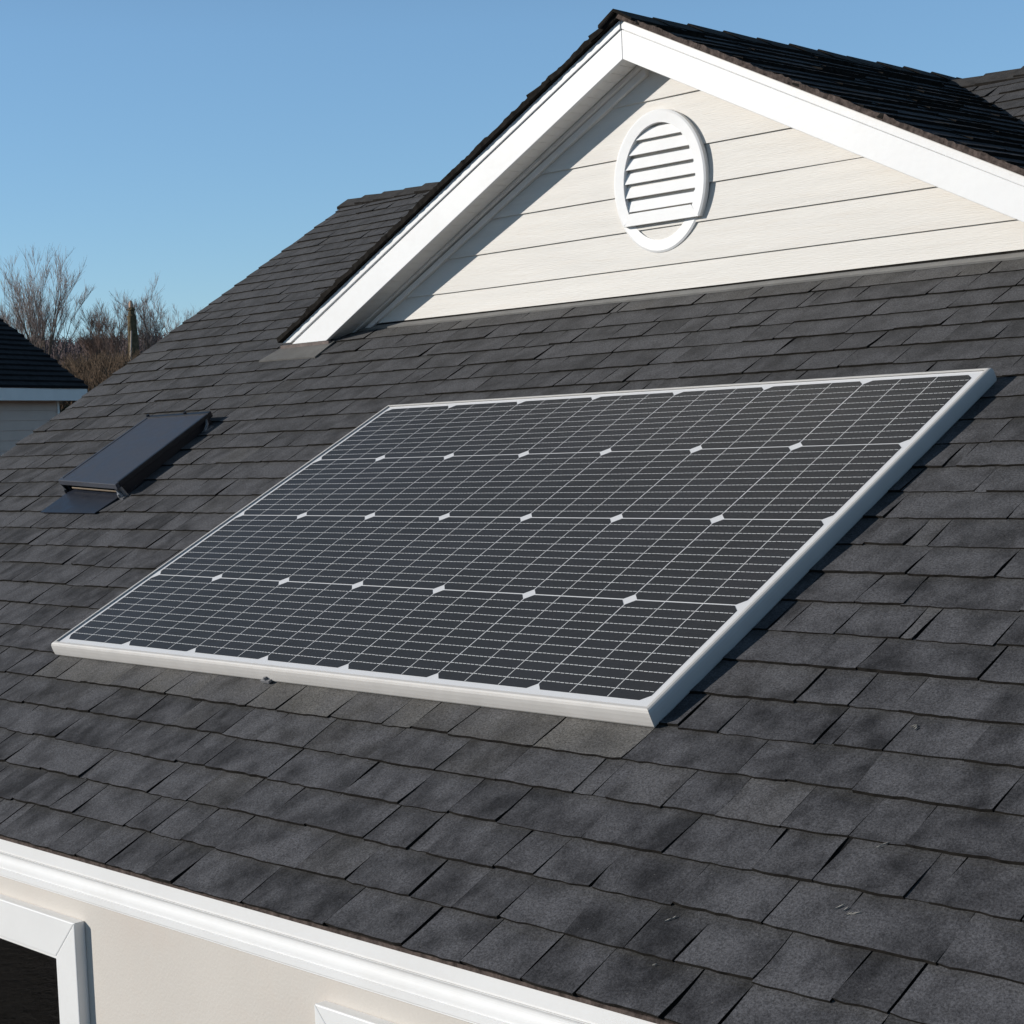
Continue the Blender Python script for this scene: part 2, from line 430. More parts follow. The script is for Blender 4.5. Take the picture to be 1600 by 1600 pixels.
# ---- windows
M_ROOM = painted('dim_room', (.16, .115, .085), .9, .5, 1.5)
M_SASH = painted('white_window_frame', (.82, .815, .80), .4, .03, 5, bump=.05)
def window(x0, x1, z0, z1, parent):
    yf = YW1 - .0165; w = .0525
    w_o = MB()
    xi0, xi1, zi0, zi1 = x0 + w, x1 - w, z0 + w, z1 - .0535
    # mitred casing, each side a sloped-profile prism
    def rail(a, b, c, d):                                 # outer a,b inner d,c (x,z)
        P = []
        for (x, z) in (a, b, c, d): P.append((x, YW1 + .0, z))
        for (x, z) in (a, b, c, d): P.append((x, yf, z))
        w_o.hexa(P)
    g = .00008
    rail((x0 + g, z1), (x1 - g, z1), (xi1 - g, zi1), (xi0 + g, zi1))
    rail((x1, z1 - g), (x1, z0 + g), (xi1, zi0 + g), (xi1, zi1 - g))
    rail((x1 - g, z0), (x0 + g, z0), (xi0 + g, zi0), (xi1 - g, zi0))
    rail((x0, z0 + g), (x0, z1 - g), (xi0, zi1 - g), (xi0, zi0 + g))
    o = w_o.build('window', M_SASH, parent, bevel=.003)
    ib = MB(); s = .006                                   # inner sash bead
    for a, b in (((xi0 + .0003, zi1 - s), (xi1 - .0003, zi1 - .0003)), ((xi0 + .0003, zi0 + .0003), (xi1 - .0003, zi0 + s)),
                 ((xi0 + .0003, zi0 + s + .0002), (xi0 + s, zi1 - s - .0002)), ((xi1 - s, zi0 + s + .0002), (xi1 - .0003, zi1 - s - .0002))):
        ib.box((a[0], yf + .005, a[1]), (b[0], yf + .02, b[1]))
    ib.build('sash', M_SASH, o, bevel=.002)
    pm = MB(); pm.box((xi0 + .001, yf + .0125, zi0 + .001), (xi1 - .001, yf + .0145, zi1 - .001))
    pm.build('pane', M_PANE, o)
    rm = MB()                                             # the room behind: floor, walls, ceiling
    a, b = (xi0 - .3, YW1 + .072, zi0 - .25), (xi1 + .3, YW1 + 1.3, zi1 + .02)
    rm.add([(a[0], a[1], a[2]), (b[0], a[1], a[2]), (b[0], b[1], a[2]), (a[0], b[1], a[2]), (a[0], a[1], b[2]), (b[0], a[1], b[2]), (b[0], b[1], b[2]), (a[0], b[1], b[2])],
           [(0, 1, 2, 3), (4, 7, 6, 5), (1, 5, 6, 2), (2, 6, 7, 3), (3, 7, 4, 0)])
    rm.build('room_lining', M_ROOM, o)
    return o
for wv in wins: window(*wv, house)

# ---- front gable (dormer)
YW = 2.7494; OV = .08; YR = YW - OV; BT = .011
XA_, ZA_ = -2.3735, .806                                   # apex of the rake boards (outer top)
SL = .4872
XLB, XRB = -3.5475, -1.20
# gable wall of lap siding: each board a wedge, lower edge proud
mb = MB()
zl = [.2645, .3170, .3935, .4675, .5455, .6536, .735]
def half(z): return max(0.0, (ZA_ - .06 - z) / SL)
for i in range(len(zl) - 1):
    z0, z1 = zl[i], zl[i + 1] + .004
    ns = 26
    def lipdepth(x):
        if i == 3:                                          # the board whose lap closes up to the right
            return .0052 * max(.12, 1 - max(0, (x + 2.1) / .6))
        return .0052
    vt = []; f = []
    for k in range(ns + 1):
        t = k / ns
        xb = XA_ - half(z0) + 2 * half(z0) * t; xt = XA_ - half(z1) + 2 * half(z1) * t
        w_ = .0007 * math.sin(xb * 3.1 + i)
        d = lipdepth(xb)
        vt += [(xb, YW - d, z0 + w_), (xt, YW - .0004, z1 + w_), (xb, YW + .004, z0 + w_)]
    for k in range(ns):
        a = 3 * k
        f.append([a, a + 3, a + 4, a + 1]); f.append([a + 2, a + 5, a + 3, a])
    mb.add(vt, f)
mb.prism_y([(XA_ - half(.1), .1), (XA_ + half(.1), .1), (XA_, ZA_ - .06)], YW + .005, YW + .05)
mb.build('gable_wall', M_SIDING, house)
mb = MB(); mb.box((-3.33, YW - .0035, .2480), (-1.12, YW + .0045, .2638)); mb.build('wall_base_shadow_strip', M_EDGE, house)  # dark strip standing in for the shadow gap below the siding

# rake boards
def rake(side):
    mb = MB()
    sx = side
    xe = XLB if side < 0 else XRB + .0
    L = abs(xe - XA_)
    def X_(d): return XA_ + sx * d
    # main board (below the drip strip)
    st = .0175
    zb = .2335
    g = .0004
    if side < 0:
        poly = [(X_(g), ZA_ - st - .0009), (X_(g), .7283), (-3.3735, .2300), (XLB + .036, .2300)]
    else:
        poly = [(X_(g), .7283), (X_(g), ZA_ - st - .0009), (X_(L - .036), ZA_ - st - SL * (L - .036)), (X_(L - .18), .7283 - SL * (L - .18))]
    if side < 0: poly = poly
    mb.prism_y(poly, YR, YR + BT)
    # drip strip on top, slightly proud
    pr = .0035 if side < 0 else .0012
    poly = [(X_(g), ZA_), (X_(g), ZA_ - st), (X_(L - .036), ZA_ - st - SL * (L - .036)), (X_(L), ZA_ - SL * L)]
    if side > 0: poly = poly[::-1]
    mb.prism_y(poly, YR - pr, YR + BT - .001)
    # groove backing
    mb.prism_y([(X_(g), ZA_ - .004), (X_(g), ZA_ - .03), (X_(L - .06), ZA_ - .03 - SL * (L - .06)), (X_(L - .03), ZA_ - .006 - SL * (L - .03))][::(1 if side < 0 else -1)], YR + .003, YR + BT - .002)
    return mb
for sd in (-1, 1): rake(sd).build('rake_board', M_WHITE, house, bevel=.0025)

# soffit with fine cross grooves, and frieze moulding under it
for sd in (-1, 1):
    mb = MB()
    L = abs((XLB if sd < 0 else XRB) - XA_) - .17
    n = 42
    ks = .4985 if sd < 0 else .487; z_s = .7335 if sd < 0 else .7375
    for i in range(n):
        d0, d1 = L * i / n, L * (i + 1) / n - .0012
        za, zb_ = z_s - ks * d0, z_s - ks * d1
        x0, x1 = XA_ + sd * d0, XA_ + sd * d1
        P = [(x0, YR + BT, za), (x1, YR + BT, zb_), (x1, YW + .002, zb_), (x0, YW + .002, za)]
        if sd > 0: P = P[::-1]
        mb.hexa(P + [(p[0], p[1], p[2] + .006) for p in P])
    mb.hexa([(XA_, YR + BT, z_s + .003), (XA_ + sd * L, YR + BT, z_s + .003 - ks * L), (XA_ + sd * L, YW, z_s + .003 - ks * L), (XA_, YW, z_s + .003),
             (XA_, YR + BT, z_s + .0165), (XA_ + sd * L, YR + BT, z_s + .0165 - ks * L), (XA_ + sd * L, YW, z_s + .0165 - ks * L), (XA_, YW, z_s + .0165)])
    mb.build('soffit', M_SOFFIT, house)
    if sd > 0: continue
    mb = MB()
    for (y0, h0, h1) in ((YW - .020, .000, .011), (YW - .012, .011, .029)):
        a = .7330 - h0; b = .7330 - h1
        P = []
        for y in (YW + .001, y0):
            P += [(XA_, y, b), (XA_ + sd * L, y, b - .4925 * L), (XA_ + sd * L, y, a - .4985 * L), (XA_, y, a)]
        mb.hexa(P)
    mb.build('frieze_moulding', M_SOFFIT, house, bevel=.003)

# dormer roof: two shingled slopes
AS = math.atan(SL); CA, SA = math.cos(AS), math.sin(AS)
ZRD = ZA_ + .0095                                          # slope surface at the ridge
Y_FRONT = YR - .010
def slope(side):
    def T(c, u, n=0.0):                                    # c along the ridge inwards, u up the slope from the rake foot, n outwards
        Lx = abs((XLB if side < 0 else XRB) - XA_) / CA + .004
        d = (Lx - u)
        x = XA_ + side * d * CA - 0
        z = ZRD - d * SA
        return np.array([x + side * n * SA, c, z + n * CA])
    L = abs((XLB if side < 0 else XRB) - XA_) / CA + .004
    def c_end(u):
        z = ZRD - (L - u) * SA
        return min((z + 1.118) / .5 + .03, 4.25)
    return T, L, c_end
Tl, Ll, ce = slope(-1)
s1 = Shingles()
s1.field(Tl, 0, Ll, EXPO, lambda u: Y_FRONT, ce, h=.0085, seed=21, lip=-.006, rag=.006, wmin=.09)
s1.plane(Tl, [(Y_FRONT + .004, 0, -.0062), (Y_FRONT + .004, Ll, -.0062), (4.25, Ll, -.0062), (ce(0), 0, -.0062)])
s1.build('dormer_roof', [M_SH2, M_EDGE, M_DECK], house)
Tr, Lr, cer = slope(1)
s2 = Shingles()
def Trm(c, u, n=0.0): return Tr(c, u, n)
s2.field(Trm, 0, Lr, .052, lambda u: Y_FRONT, cer, h=.0060, seed=23, lip=-.004, rag=.0035, wmin=.10, wmax=.26, rough=1.6)
# flip winding is irrelevant for shading here (two-sided diffuse)
s2.plane(Trm, [(Y_FRONT + .004, 0, -.0062), (Y_FRONT + .004, Lr, -.0062), (4.25, Lr, -.0062), (cer(0), 0, -.0062)])
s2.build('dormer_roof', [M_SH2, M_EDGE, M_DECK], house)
# ragged weathered rake edge of the right and left slopes
R_ = random.Random(5)
for sd, T_, L_, mt in ((-1, Tl, Ll, M_EDGE), (1, Tr, Lr, M_RAKE_EDGE)):
    mb = MB(); u = 0.0; vs = []
    n = 150
    for k in range(n + 1):
        u = L_ * k / n
        j = R_.uniform(-.0016, .0016)
        vs += [T_(Y_FRONT - .0035 + j, u, -.0068), T_(Y_FRONT - .0045 + j, u, .0035 + R_.uniform(-.001, .0022) + .0012 * math.sin(k * .37) * math.sin(k * .11)), T_(Y_FRONT + .012, u, .0025), T_(Y_FRONT + .012, u, -.0068)]
    f = []
    for k in range(n):
        a = 4 * k
        for q in range(4): f.append([a + q, a + (q + 1) % 4, a + 4 + (q + 1) % 4, a + 4 + q])
    mb.add(vs, f); mb.build('rake_edge', mt, house)
# ridge cap of the dormer
dcap = cap_run(np.array([XA_, Y_FRONT - .012, ZRD + .001]), np.array([0, 1.0, 0]), np.array([-CA, 0, -SA]), np.array([CA, 0, -SA]), np.array([0, 0, 1.0]), 1.62, .05, house, step=.115, seed=9, thick=.0065)
dcap.build('ridge_cap', [M_CAP, M_EDGE], house)

# pale scuffs where granules have been knocked off
mb = MB()
for (x, u) in ((-1.0200, 1.2520), (-.945, .9735), (-.938, .972), (-.931, .9705), (-.9560, 1.0665), (-1.107, .9165), (-1.083, .8560)):
    for k in range(R_.randint(1, 3)):
        a = R_.uniform(.2, 1.6); l = R_.uniform(.0022, .0055); w_ = R_.uniform(.0004, .0009)
        c = np.array([x + R_.uniform(-.004, .004), u + R_.uniform(-.004, .004)]); d = np.array([math.cos(a), math.sin(a)]); p = np.array([-d[1], d[0]])
        q = [c - d * l, c + p * w_, c + d * l, c - p * w_]
        mb.add([RF(t[0], t[1], .0020) for t in q] + [RF(t[0], t[1], .0032) for t in q], [(4, 5, 6, 7)] + [(i, (i + 1) % 4, 4 + (i + 1) % 4, 4 + i) for i in range(4)])
so = mb.build('scuff_marks', painted('bare_shingle_mat', (.30, .28, .25), .9, .3, 40), house); so['kind'] = 'stuff'
# flashing along the gable wall foot, block and flashing under the rake end
mb = MB()
xs_ = np.linspace(-3.34, -1.1, 40)
vs = []; f = []
for k, x in enumerate(xs_):
    j = .002 * math.sin(x * 9) + R_.uniform(-.0012, .0012)
    vs += [RF(x, 2.554 + j, .0048), RF(x, 2.5735, .0052), (x, YW - .0056, RF(x, 2.5735, 0)[2] + .0045 + R_.uniform(-.0008, .0008)), RF(x, 2.554 + j, .001)]
for k in range(len(xs_) - 1):
    a = 4 * k
    for q in (3, 0, 1): 
        q2 = {3: 0, 0: 1, 1: 2}[q]
        f.append([a + q, a + 4 + q, a + 4 + q2, a + q2])
mb.add(vs, f); mb.build('wall_flashing', M_FLASH, house)
mb = MB()
P = [RF(-3.553, 2.480, .000), RF(-3.367, 2.475, .000), RF(-3.367, 2.53, .0), RF(-3.553, 2.53, .0)]
yt = YR - .002
mb.hexa([(-3.556, YR - .0015, .2035), (-3.362, YR - .0015, .2035), (-3.362, YR + .03, .210), (-3.556, YR + .03, .210),
         (-3.556, YR - .0015, .2295), (-3.362, YR - .0015, .2292), (-3.362, YR + .03, .2292), (-3.556, YR + .03, .2295)])
mb.build('rake_end_block', M_BLOCK, house, bevel=.003)
mb = MB()
mb.hexa([RF(-3.570, 2.420, .0015), RF(-3.335, 2.412, .0015), RF(-3.355, 2.50, .0015), RF(-3.56, 2.50, .0015),
         RF(-3.570, 2.420, .0052), RF(-3.335, 2.412, .0052), RF(-3.355, 2.50, .0048), RF(-3.56, 2.50, .0048)])
mb.build('step_flashing', M_FLASH2, house)

# oval gable vent
vent = MB()
def ellipse(cx, cz, a, b, t): return (cx + a * math.cos(t), cz + b * math.sin(t))
def ring(mb, cx, cz, a, b, w, y0, y1, t0, t1, n=72, close=False):
    vs = []; f = []
    for k in range(n + 1):
        t = t0 + (t1 - t0) * k / n
        xo, zo = ellipse(cx, cz, a, b, t); xi, zi = ellipse(cx, cz, a - w, b - w, t)
        xm, zm = ellipse(cx, cz, a - w * .16, b - w * .16, t)
        vs += [(xo, y1, zo), (xo, y0 + .002, zo), (xm, y0, zm), (xi, y0 + .0015, zi), (xi, y1, zi)]
    for k in range(n):
        a_ = 5 * k
        for q in range(4): f.append([a_ + q, a_ + q + 1, a_ + 5 + q + 1, a_ + 5 + q])
    if not close: f += [[0, 1, 2, 3, 4][::-1], [5 * n + q for q in range(5)]]
    mb.add(vs, f)
ring(vent, -2.3565, .4872, .1225, .1445,     .026, YW - .0068, YW - .001, 0, 2 * math.pi, close=True)
vo = vent.build('gable_vent', M_WHITE, house, label='lower oval back ring of the louvred vent')
CXV, CZV, AV, BV = -2.346, .4845, .1225, .1455
ZC = .4035
vf = MB()
tc_ = math.asin((ZC - CZV) / BV)
yf_ = YW - .0175
ring(vf, CXV, CZV, AV, BV, .0262, yf_, YW - .0045, tc_, math.pi - tc_)
# bottom rail closing the cut oval
xe = AV * math.cos(tc_)
zt = .4285
xin = (AV - .0262) * math.sqrt(max(0, 1 - ((zt - CZV) / (BV - .0262)) ** 2))
vf.prism_y([(CXV - xe + .0012, ZC), (CXV + xe - .0012, ZC), (CXV + xin - .003, zt), (CXV - xin + .003, zt)], yf_ + .0006, YW - .0050)
vf.build('vent_frame', M_WHITE, vo)
for k in range(6):
    zb = .4325 + .0287 * k
    zt = zb + .0222
    zm = zb + .012
    def hw(z): return (AV - .0255) * math.sqrt(max(.01, 1 - ((z - CZV) / (BV - .0255)) ** 2))
    sm = MB()
    h0, h1 = hw(zb), hw(min(zt, .6005))
    zt = min(zt, .6005)
    dep = .0080 * (zt - zb) / .0222
    sm.hexa([(CXV - h0, yf_ + .0035, zb), (CXV + h0, yf_ + .0035, zb), (CXV + h0, yf_ + .0065, zb - .0005), (CXV - h0, yf_ + .0065, zb - .0005),
             (CXV - h1, yf_ + .0035 + dep, zt), (CXV + h1, yf_ + .0035 + dep, zt), (CXV + h1, yf_ + .0065 + dep, zt), (CXV - h1, yf_ + .0065 + dep, zt)])
    sm.build('vent_slat', M_WHITE, vo)

# ================================================================== SOLAR PANEL
pl = RF((PX0 + PX1) / 2, (PU0 + PU1) / 2, 0)
panel = thing('solar_panel', 'large silver framed solar panel lying on the charcoal shingles', 'solar panel', W(pl))
TOP = .0262; BOT = .0012; FW = .0085
def frame_side(mb, A, B, inw):
    """A,B outer corners in (x,u); inw inward unit normal; mitred at both ends"""
    A = np.array(A); B = np.array(B); d = (B - A) / np.linalg.norm(B - A); inw = np.array(inw)
    prof = [(0.0030, BOT), (.0012, BOT + .0012), (.0002, BOT + .0035), (.0, .0100), (.0003, .0170), (.0010, .0220), (.0024, .0250), (.0046, TOP), (FW, TOP), (FW, TOP - .0013), (FW - .003, TOP - .0019), (FW - .003, BOT)]
    vs = []
    for P, sgn in ((A, 1), (B, -1)):
        for o, n in prof:
            q = P + inw * o + d * sgn * (o + .00015)
            vs.append(RF(q[0], q[1], n))
    n = len(prof)
    f = [[i, (i + 1) % n, n + (i + 1) % n, n + i] for i in range(n)] + [list(range(n - 1, -1, -1)), list(range(n, 2 * n))]
    mb.add(vs, f)
for A, B, inw in (((PX0, PU0), (PX1, PU0), (0, 1)), ((PX1, PU0), (PX1, PU1), (-1, 0)), ((PX1, PU1), (PX0, PU1), (0, -1)), ((PX0, PU1), (PX0, PU0), (1, 0))):
    mb = MB(); frame_side(mb, A, B, inw); mb.build('frame_rail', M_ALU, panel)
ZB = TOP - .0032
mb = MB()
mb.box((PX0 + FW - .002, PU0 + FW - .002, ZB - .003), (PX1 - FW + .002, PU1 - FW + .002, ZB), T=RF)
mb.build('backsheet', M_BACK, panel)
cx0, cx1, cu0, cu1 = PX0 + .0175, PX1 - .0205, PU0 + .0215, PU1 - .0165
cw, ch = (cx1 - cx0) / 7, (cu1 - cu0) / 4
gp = .0013; cc = .0108
mb = MB()
for i in range(7):
    for j in range(4):
        a0, a1, b0, b1 = cx0 + i * cw + gp, cx0 + (i + 1) * cw - gp, cu0 + j * ch + gp, cu0 + (j + 1) * ch - gp
        pts = [(a0 + cc, b0), (a1 - cc, b0), (a1, b0 + cc), (a1, b1 - cc), (a1 - cc, b1), (a0 + cc, b1), (a0, b1 - cc), (a0, b0 + cc)]
        mb.add([RF(x, u, ZB + .0001) for x, u in pts] + [RF(x, u, ZB + .0004) for x, u in pts],
               [list(range(8, 16))] + [[k, (k + 1) % 8, 8 + (k + 1) % 8, 8 + k] for k in range(8)])
mb.build('solar_cells', M_CELL, panel)
mb = MB(); zc = ZB + .0006
lw = .00062
for i in range(7):                                         # strips along the slope, two inside each cell
    for q in (1 / 3, 2 / 3):
        x = cx0 + (i + q) * cw
        for j in range(4):
            mb.add([RF(x - lw, cu0 + j * ch + gp, zc), RF(x + lw, cu0 + j * ch + gp, zc), RF(x + lw, cu0 + (j + 1) * ch - gp, zc), RF(x - lw, cu0 + (j + 1) * ch - gp, zc)], [(0, 1, 2, 3)])
lh = .00062
for j in range(4):                                         # dashed fingers across
    for q in range(1, 11):
        u = cu0 + ch * (j + q / 11) 
        for i in range(7):
            a0 = cx0 + i * cw + gp; a1 = cx0 + (i + 1) * cw - gp
            nd = 24
            st = (a1 - a0) / nd
            for k in range(nd):
                xa = a0 + k * st + (.09 * st); xb = a0 + (k + 1) * st - (.09 * st)
                dj = R_.uniform(-.0002, .0002)
                mb.add([RF(xa, u - lh + dj, zc + .0001), RF(xb, u - lh + dj, zc + .0001), RF(xb, u + lh + dj, zc + .0001), RF(xa, u + lh + dj, zc + .0001)], [(0, 1, 2, 3)])
mb.build('conductor_lines', M_CELLLINE, panel)
mb = MB()
zg = TOP - .0017
mb.add([RF(PX0 + FW - .0028, PU0 + FW - .0028, zg), RF(PX1 - FW + .0028, PU0 + FW - .0028, zg), RF(PX1 - FW + .0028, PU1 - FW + .0028, zg), RF(PX0 + FW - .0028, PU1 - FW + .0028, zg)], [(0, 1, 2, 3)])
mb.build('glass', M_PANELGLASS, panel)
for xq in (PX0 + .16, PX1 - .16):                          # rails the frame is bolted to, under the panel
    mb = MB(); mb.box((xq - .01, PU0 + .03, .0012), (xq + .01, PU1 - .03, .0160), T=RF); mb.build('mounting_rail', M_GALV, panel)
mb = MB()
xq = PX0 + .612
mb.box((xq - .010, PU0 - .0065, .0032), (xq + .010, PU0 + .006, .0070), T=RF)
mb.tube([RF(xq, PU0 - .003, .007), RF(xq, PU0 - .003, .0115)], .0028, 6)
mb.build('clip', M_GALV, panel)

# ================================================================== SKYLIGHT
LF, RFc, RR, LR = (-3.5203, 1.7607), (-3.2448, 1.7362), (-3.3488, 2.0934), (-3.6069, 2.0912)
hF, hR = .038, .0275
sky = thing('roof_skylight', 'dark raised box skylight with slate blue lid on the roof slope', 'skylight', W(RF(-3.43, 1.92, 0)))
def SKY(a, b, n):                                          # a 0..1 across, b 0..1 up, n above the lid's underside-plane 0 = lid top
    p = (np.array(LF) * (1 - a) + np.array(RFc) * a) * (1 - b) + (np.array(LR) * (1 - a) + np.array(RR) * a) * b
    h = hF * (1 - b) + hR * b
    return RF(p[0], p[1], h + n)
def SKYG(a, b, n):                                         # same plan position, height from the roof
    p = (np.array(LF) * (1 - a) + np.array(RFc) * a) * (1 - b) + (np.array(LR) * (1 - a) + np.array(RR) * a) * b
    return RF(p[0], p[1], n)
mb = MB(); mb.box((.035, .03, -.006), (.965, .965, -.0012), T=SKY); mb.build('lid_panel', M_DKMETAL, sky)
for (a0, b0, a1, b1) in ((0, 0, 1, .03), (0, .965, 1, 1), (0, .0305, .035, .9645), (.965, .0305, 1, .9645)):
    mb = MB(); mb.box((a0, b0, -.0125), (a1, b1, 0 if b1 != 1 or a1 - a0 < .5 else .0012), T=SKY)
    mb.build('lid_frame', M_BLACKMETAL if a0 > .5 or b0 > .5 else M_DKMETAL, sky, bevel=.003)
mb = MB()                                                  # curb: side, back walls and inner front wall
def wallbox(a0, b0, a1, b1):
    P = [SKYG(a0, b0, .001), SKYG(a1, b0, .001), SKYG(a1, b1, .001), SKYG(a0, b1, .001), SKY(a0, b0, -.0128), SKY(a1, b0, -.0128), SKY(a1, b1, -.0128), SKY(a0, b1, -.0128)]
    mb.hexa(P)
wallbox(.93, .03, .985, .97); wallbox(.015, .05, .07, .97); wallbox(.0705, .93, .9295, .97); wallbox(.0705, .10, .9295, .13)
mb.build('curb', M_BLACKMETAL, sky)
for a in (.03, .955):                                      # front legs
    mb = MB()
    mb.tube([SKYG(a, .02, .001), SKYG(a, .015, .012), SKY(a, .02, -.012)], [.0075, .0055, .007], 7)
    mb.tube([SKYG(a + .035, .045, .001), SKY(a + .02, .03, -.012)], .0045, 6)
    mb.box((a - .03, .0, .0), (a + .05, .06, .0035), T=SKYG)
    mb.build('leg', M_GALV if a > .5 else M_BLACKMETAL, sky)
mb = MB(); mb.tube([SKYG(.13, .035, .0135), SKYG(.93, .035, .0135)], .0028, 7); mb.build('rod', M_RODMETAL, sky)
mb = MB()
mb.hexa([RF(-3.492, 1.674, .004), RF(-3.262, 1.672, .004), RF(-3.262, 1.79, .004), RF(-3.51, 1.79, .004),
         RF(-3.492, 1.674, .0058), RF(-3.262, 1.672, .0058), RF(-3.262, 1.79, .0058), RF(-3.51, 1.79, .0058)])
mb.build('apron_flashing', M_APRON, sky)
mb = MB()
mb.tube([SKYG(1.02, .86, .002), SKYG(1.03, .90, .012), SKY(.99, .93, -.010)], .0035, 6)
mb.box((1.0, .84, .0), (1.06, .93, .004), T=SKYG)
mb.build('hinge', M_GALV, sky)
for a in (.62, .02):
    mb = MB(); mb.tube([SKY(a, .985, .001), SKY(a, .985, .005)], .004, 8); mb.build('screw_cap', M_BLACKMETAL, sky)

# ================================================================== SETTING: terrain
def ground_h(x, y):
    d = math.hypot(x, y)
    def ss(a, b, t): t = min(1, max(0, (t - a) / (b - a))); return t * t * (3 - 2 * t)
    h = 6.6 * ss(36, 66, d) + 2.2 * ss(66, 110, d) + 13.0 * ss(110, 330, d)
    h += (.25 * math.sin(x * .13) * math.cos(y * .11) + 1.6 * math.sin(x * .021 + 1) * math.cos(y * .017)) * ss(30, 200, d)
    if d > 330: h += 3 * math.sin(math.atan2(y, x) * 9) * ss(330, 420, d)
    return h
rad = [0, 8, 16, 24, 30, 36, 40, 44, 48, 52, 56, 60, 66, 72, 80, 95, 110, 140, 170, 200, 240, 280, 330, 380, 500, 900, 2500]
na = 120; vs = [(0, 0, 0)]; fs = []
for r in rad[1:]:
    for k in range(na):
        t = 2 * math.pi * k / na; x, y = r * math.cos(t), r * math.sin(t); vs.append((x, y, ground_h(x, y) if r < 600 else 20.))
for k in range(na): fs.append([0, 1 + k, 1 + (k + 1) % na])
for i in range(len(rad) - 2):
    for k in range(na):
        a = 1 + i * na; b = a + na
        fs.append([a + k, b + k, b + (k + 1) % na, a + (k + 1) % na])
def ground_mat():
    m, nt, p = new_mat('winter_grass_and_brush')
    tc = N(nt, 'ShaderNodeTexCoord')
    n1 = N(nt, 'ShaderNodeTexNoise', i_Scale=.06, i_Detail=8., i_Roughness=.7); nt.links.new(tc.outputs['Object'], n1.inputs[0])
    n2 = N(nt, 'ShaderNodeTexNoise', i_Scale=.9, i_Detail=8., i_Roughness=.75); nt.links.new(tc.outputs['Object'], n2.inputs[0])
    c = ramp(nt, n1.outputs[0], [(.3, (.085, .07, .05)), (.5, (.11, .085, .062)), (.7, (.07, .07, .04))])
    c = mixc(nt, maprange(nt, n2.outputs[0], .35, .7, 0, .7), c, (.05, .04, .034))
    nt.links.new(c, p.inputs['Base Color']); p.inputs['Roughness'].default_value = .95
    b = N(nt, 'ShaderNodeBump', i_Strength=1., i_Distance=.6); nt.links.new(n2.outputs[0], b.inputs['Height']); nt.links.new(b.outputs[0], p.inputs['Normal'])
    return m
g = mesh_obj('ground', vs, fs, ground_mat(), smooth=True); g['kind'] = 'structure'; g['label'] = 'brown winter ground rising to a low wooded hill'

# ================================================================== NEIGHBOUR HOUSE
B = np.array([-14.5106, 8.6384, .5367]); dd = np.array([-.4741, .8805, 0]); aw = np.array([-.8805, -.4741, 0])
nb = thing('neighbour_house', 'grey sided house with dark roof at left, mostly out of frame', 'house', W((B[0], B[1], zG)))
PT = math.tan(math.radians(37.3))
DEP, LEN = 2.3, 6.0
def NB(a, d, z): return B - dd * (-a) + aw * d + np.array([0, 0, z])   # a along +dd (right end = 0), d away from viewer, z above eave
M_NSH = painted('neighbour_shingle', (.028, .029, .033), .95, .4, 9, bump=.5, bscale=60, spec=.15)
M_NSH2 = painted('neighbour_shingle_edge', (.010, .010, .011), .95, .3, 9, spec=.1)
M_NWALL = painted('neighbour_siding', (.60, .45, .37), .6, .05, 2, bump=.1)
M_NTRIM = painted('neighbour_white_trim', (.76, .73, .70), .5, .04, 3)
mb = MB()
cosn = 1 / math.sqrt(1 + PT * PT)
ncourse = 34
Ls = DEP / cosn
for k in range(ncourse):
    s0, s1 = Ls * k / ncourse, Ls * (k + 1.08) / ncourse
    off = .012
    segs = 40
    xs_ = np.linspace(-LEN, 0.02, segs + 1)
    vs_ = []; f_ = []
    for i, a in enumerate(xs_):
        j = R_.uniform(-.006, .006) + (R_.uniform(-.015, .02) if i == segs else 0)
        aa = a + (R_.uniform(-.012, .012) if i == segs else 0)
        d0, d1 = s0 * cosn, s1 * cosn
        vs_ += [NB(aa, d0 + j - .02 * 0, d0 * PT + off + .012), NB(aa, d1, d1 * PT + .004), NB(aa, d0 + j, d0 * PT - .002)]
    for i in range(segs):
        a = 3 * i
        f_.append([a, a + 3, a + 4, a + 1]); 
    mb.add(vs_, f_, 0)
    mb.add(vs_, [[3 * i + 2, 3 * i + 5, 3 * i + 3, 3 * i] for i in range(segs)], 1)
mb.add([NB(-LEN, DEP, DEP * PT), NB(.02, DEP, DEP * PT), NB(.02, 2 * DEP, -.0), NB(-LEN, 2 * DEP, 0)], [(0, 1, 2, 3)], 0)
mb.build('roof', [M_NSH, M_NSH2], nb)
mb = MB()
mb.box((-LEN, .012, -.112), (.0, .03, -.004), T=NB)                     # eave fascia
mb.build('fascia', M_NTRIM, nb)
mb = MB()
mb.hexa([NB(-.03, .031, -.10), NB(-.004, .031, -.10), NB(-.004, DEP, DEP * PT - .11), NB(-.03, DEP, DEP * PT - .11),
         NB(-.03, .031, -.006), NB(-.004, .031, -.006), NB(-.004, DEP, DEP * PT - .012), NB(-.03, DEP, DEP * PT - .012)])
mb.build('rake_board', M_NTRIM, nb)
mb = MB(); mb.box((-LEN, .031, -.106), (-.031, .20, -.099), T=NB); mb.build('soffit', M_NTRIM, nb)
WA = -.214
mb = MB()
zt = -.1065; zbm = zG - B[2]
ex = .088; k = 0
z = zt
while z > zbm:
    z2 = max(z - ex, zbm)
    mb.add([NB(-LEN + .1, .2, z), NB(WA - .03, .2, z), NB(WA - .03, .192, z2), NB(-LEN + .1, .192, z2), NB(WA - .03, .2, z2), NB(-LEN + .1, .2, z2)], [(0, 3, 2, 1), (3, 5, 4, 2)])
    z = z2
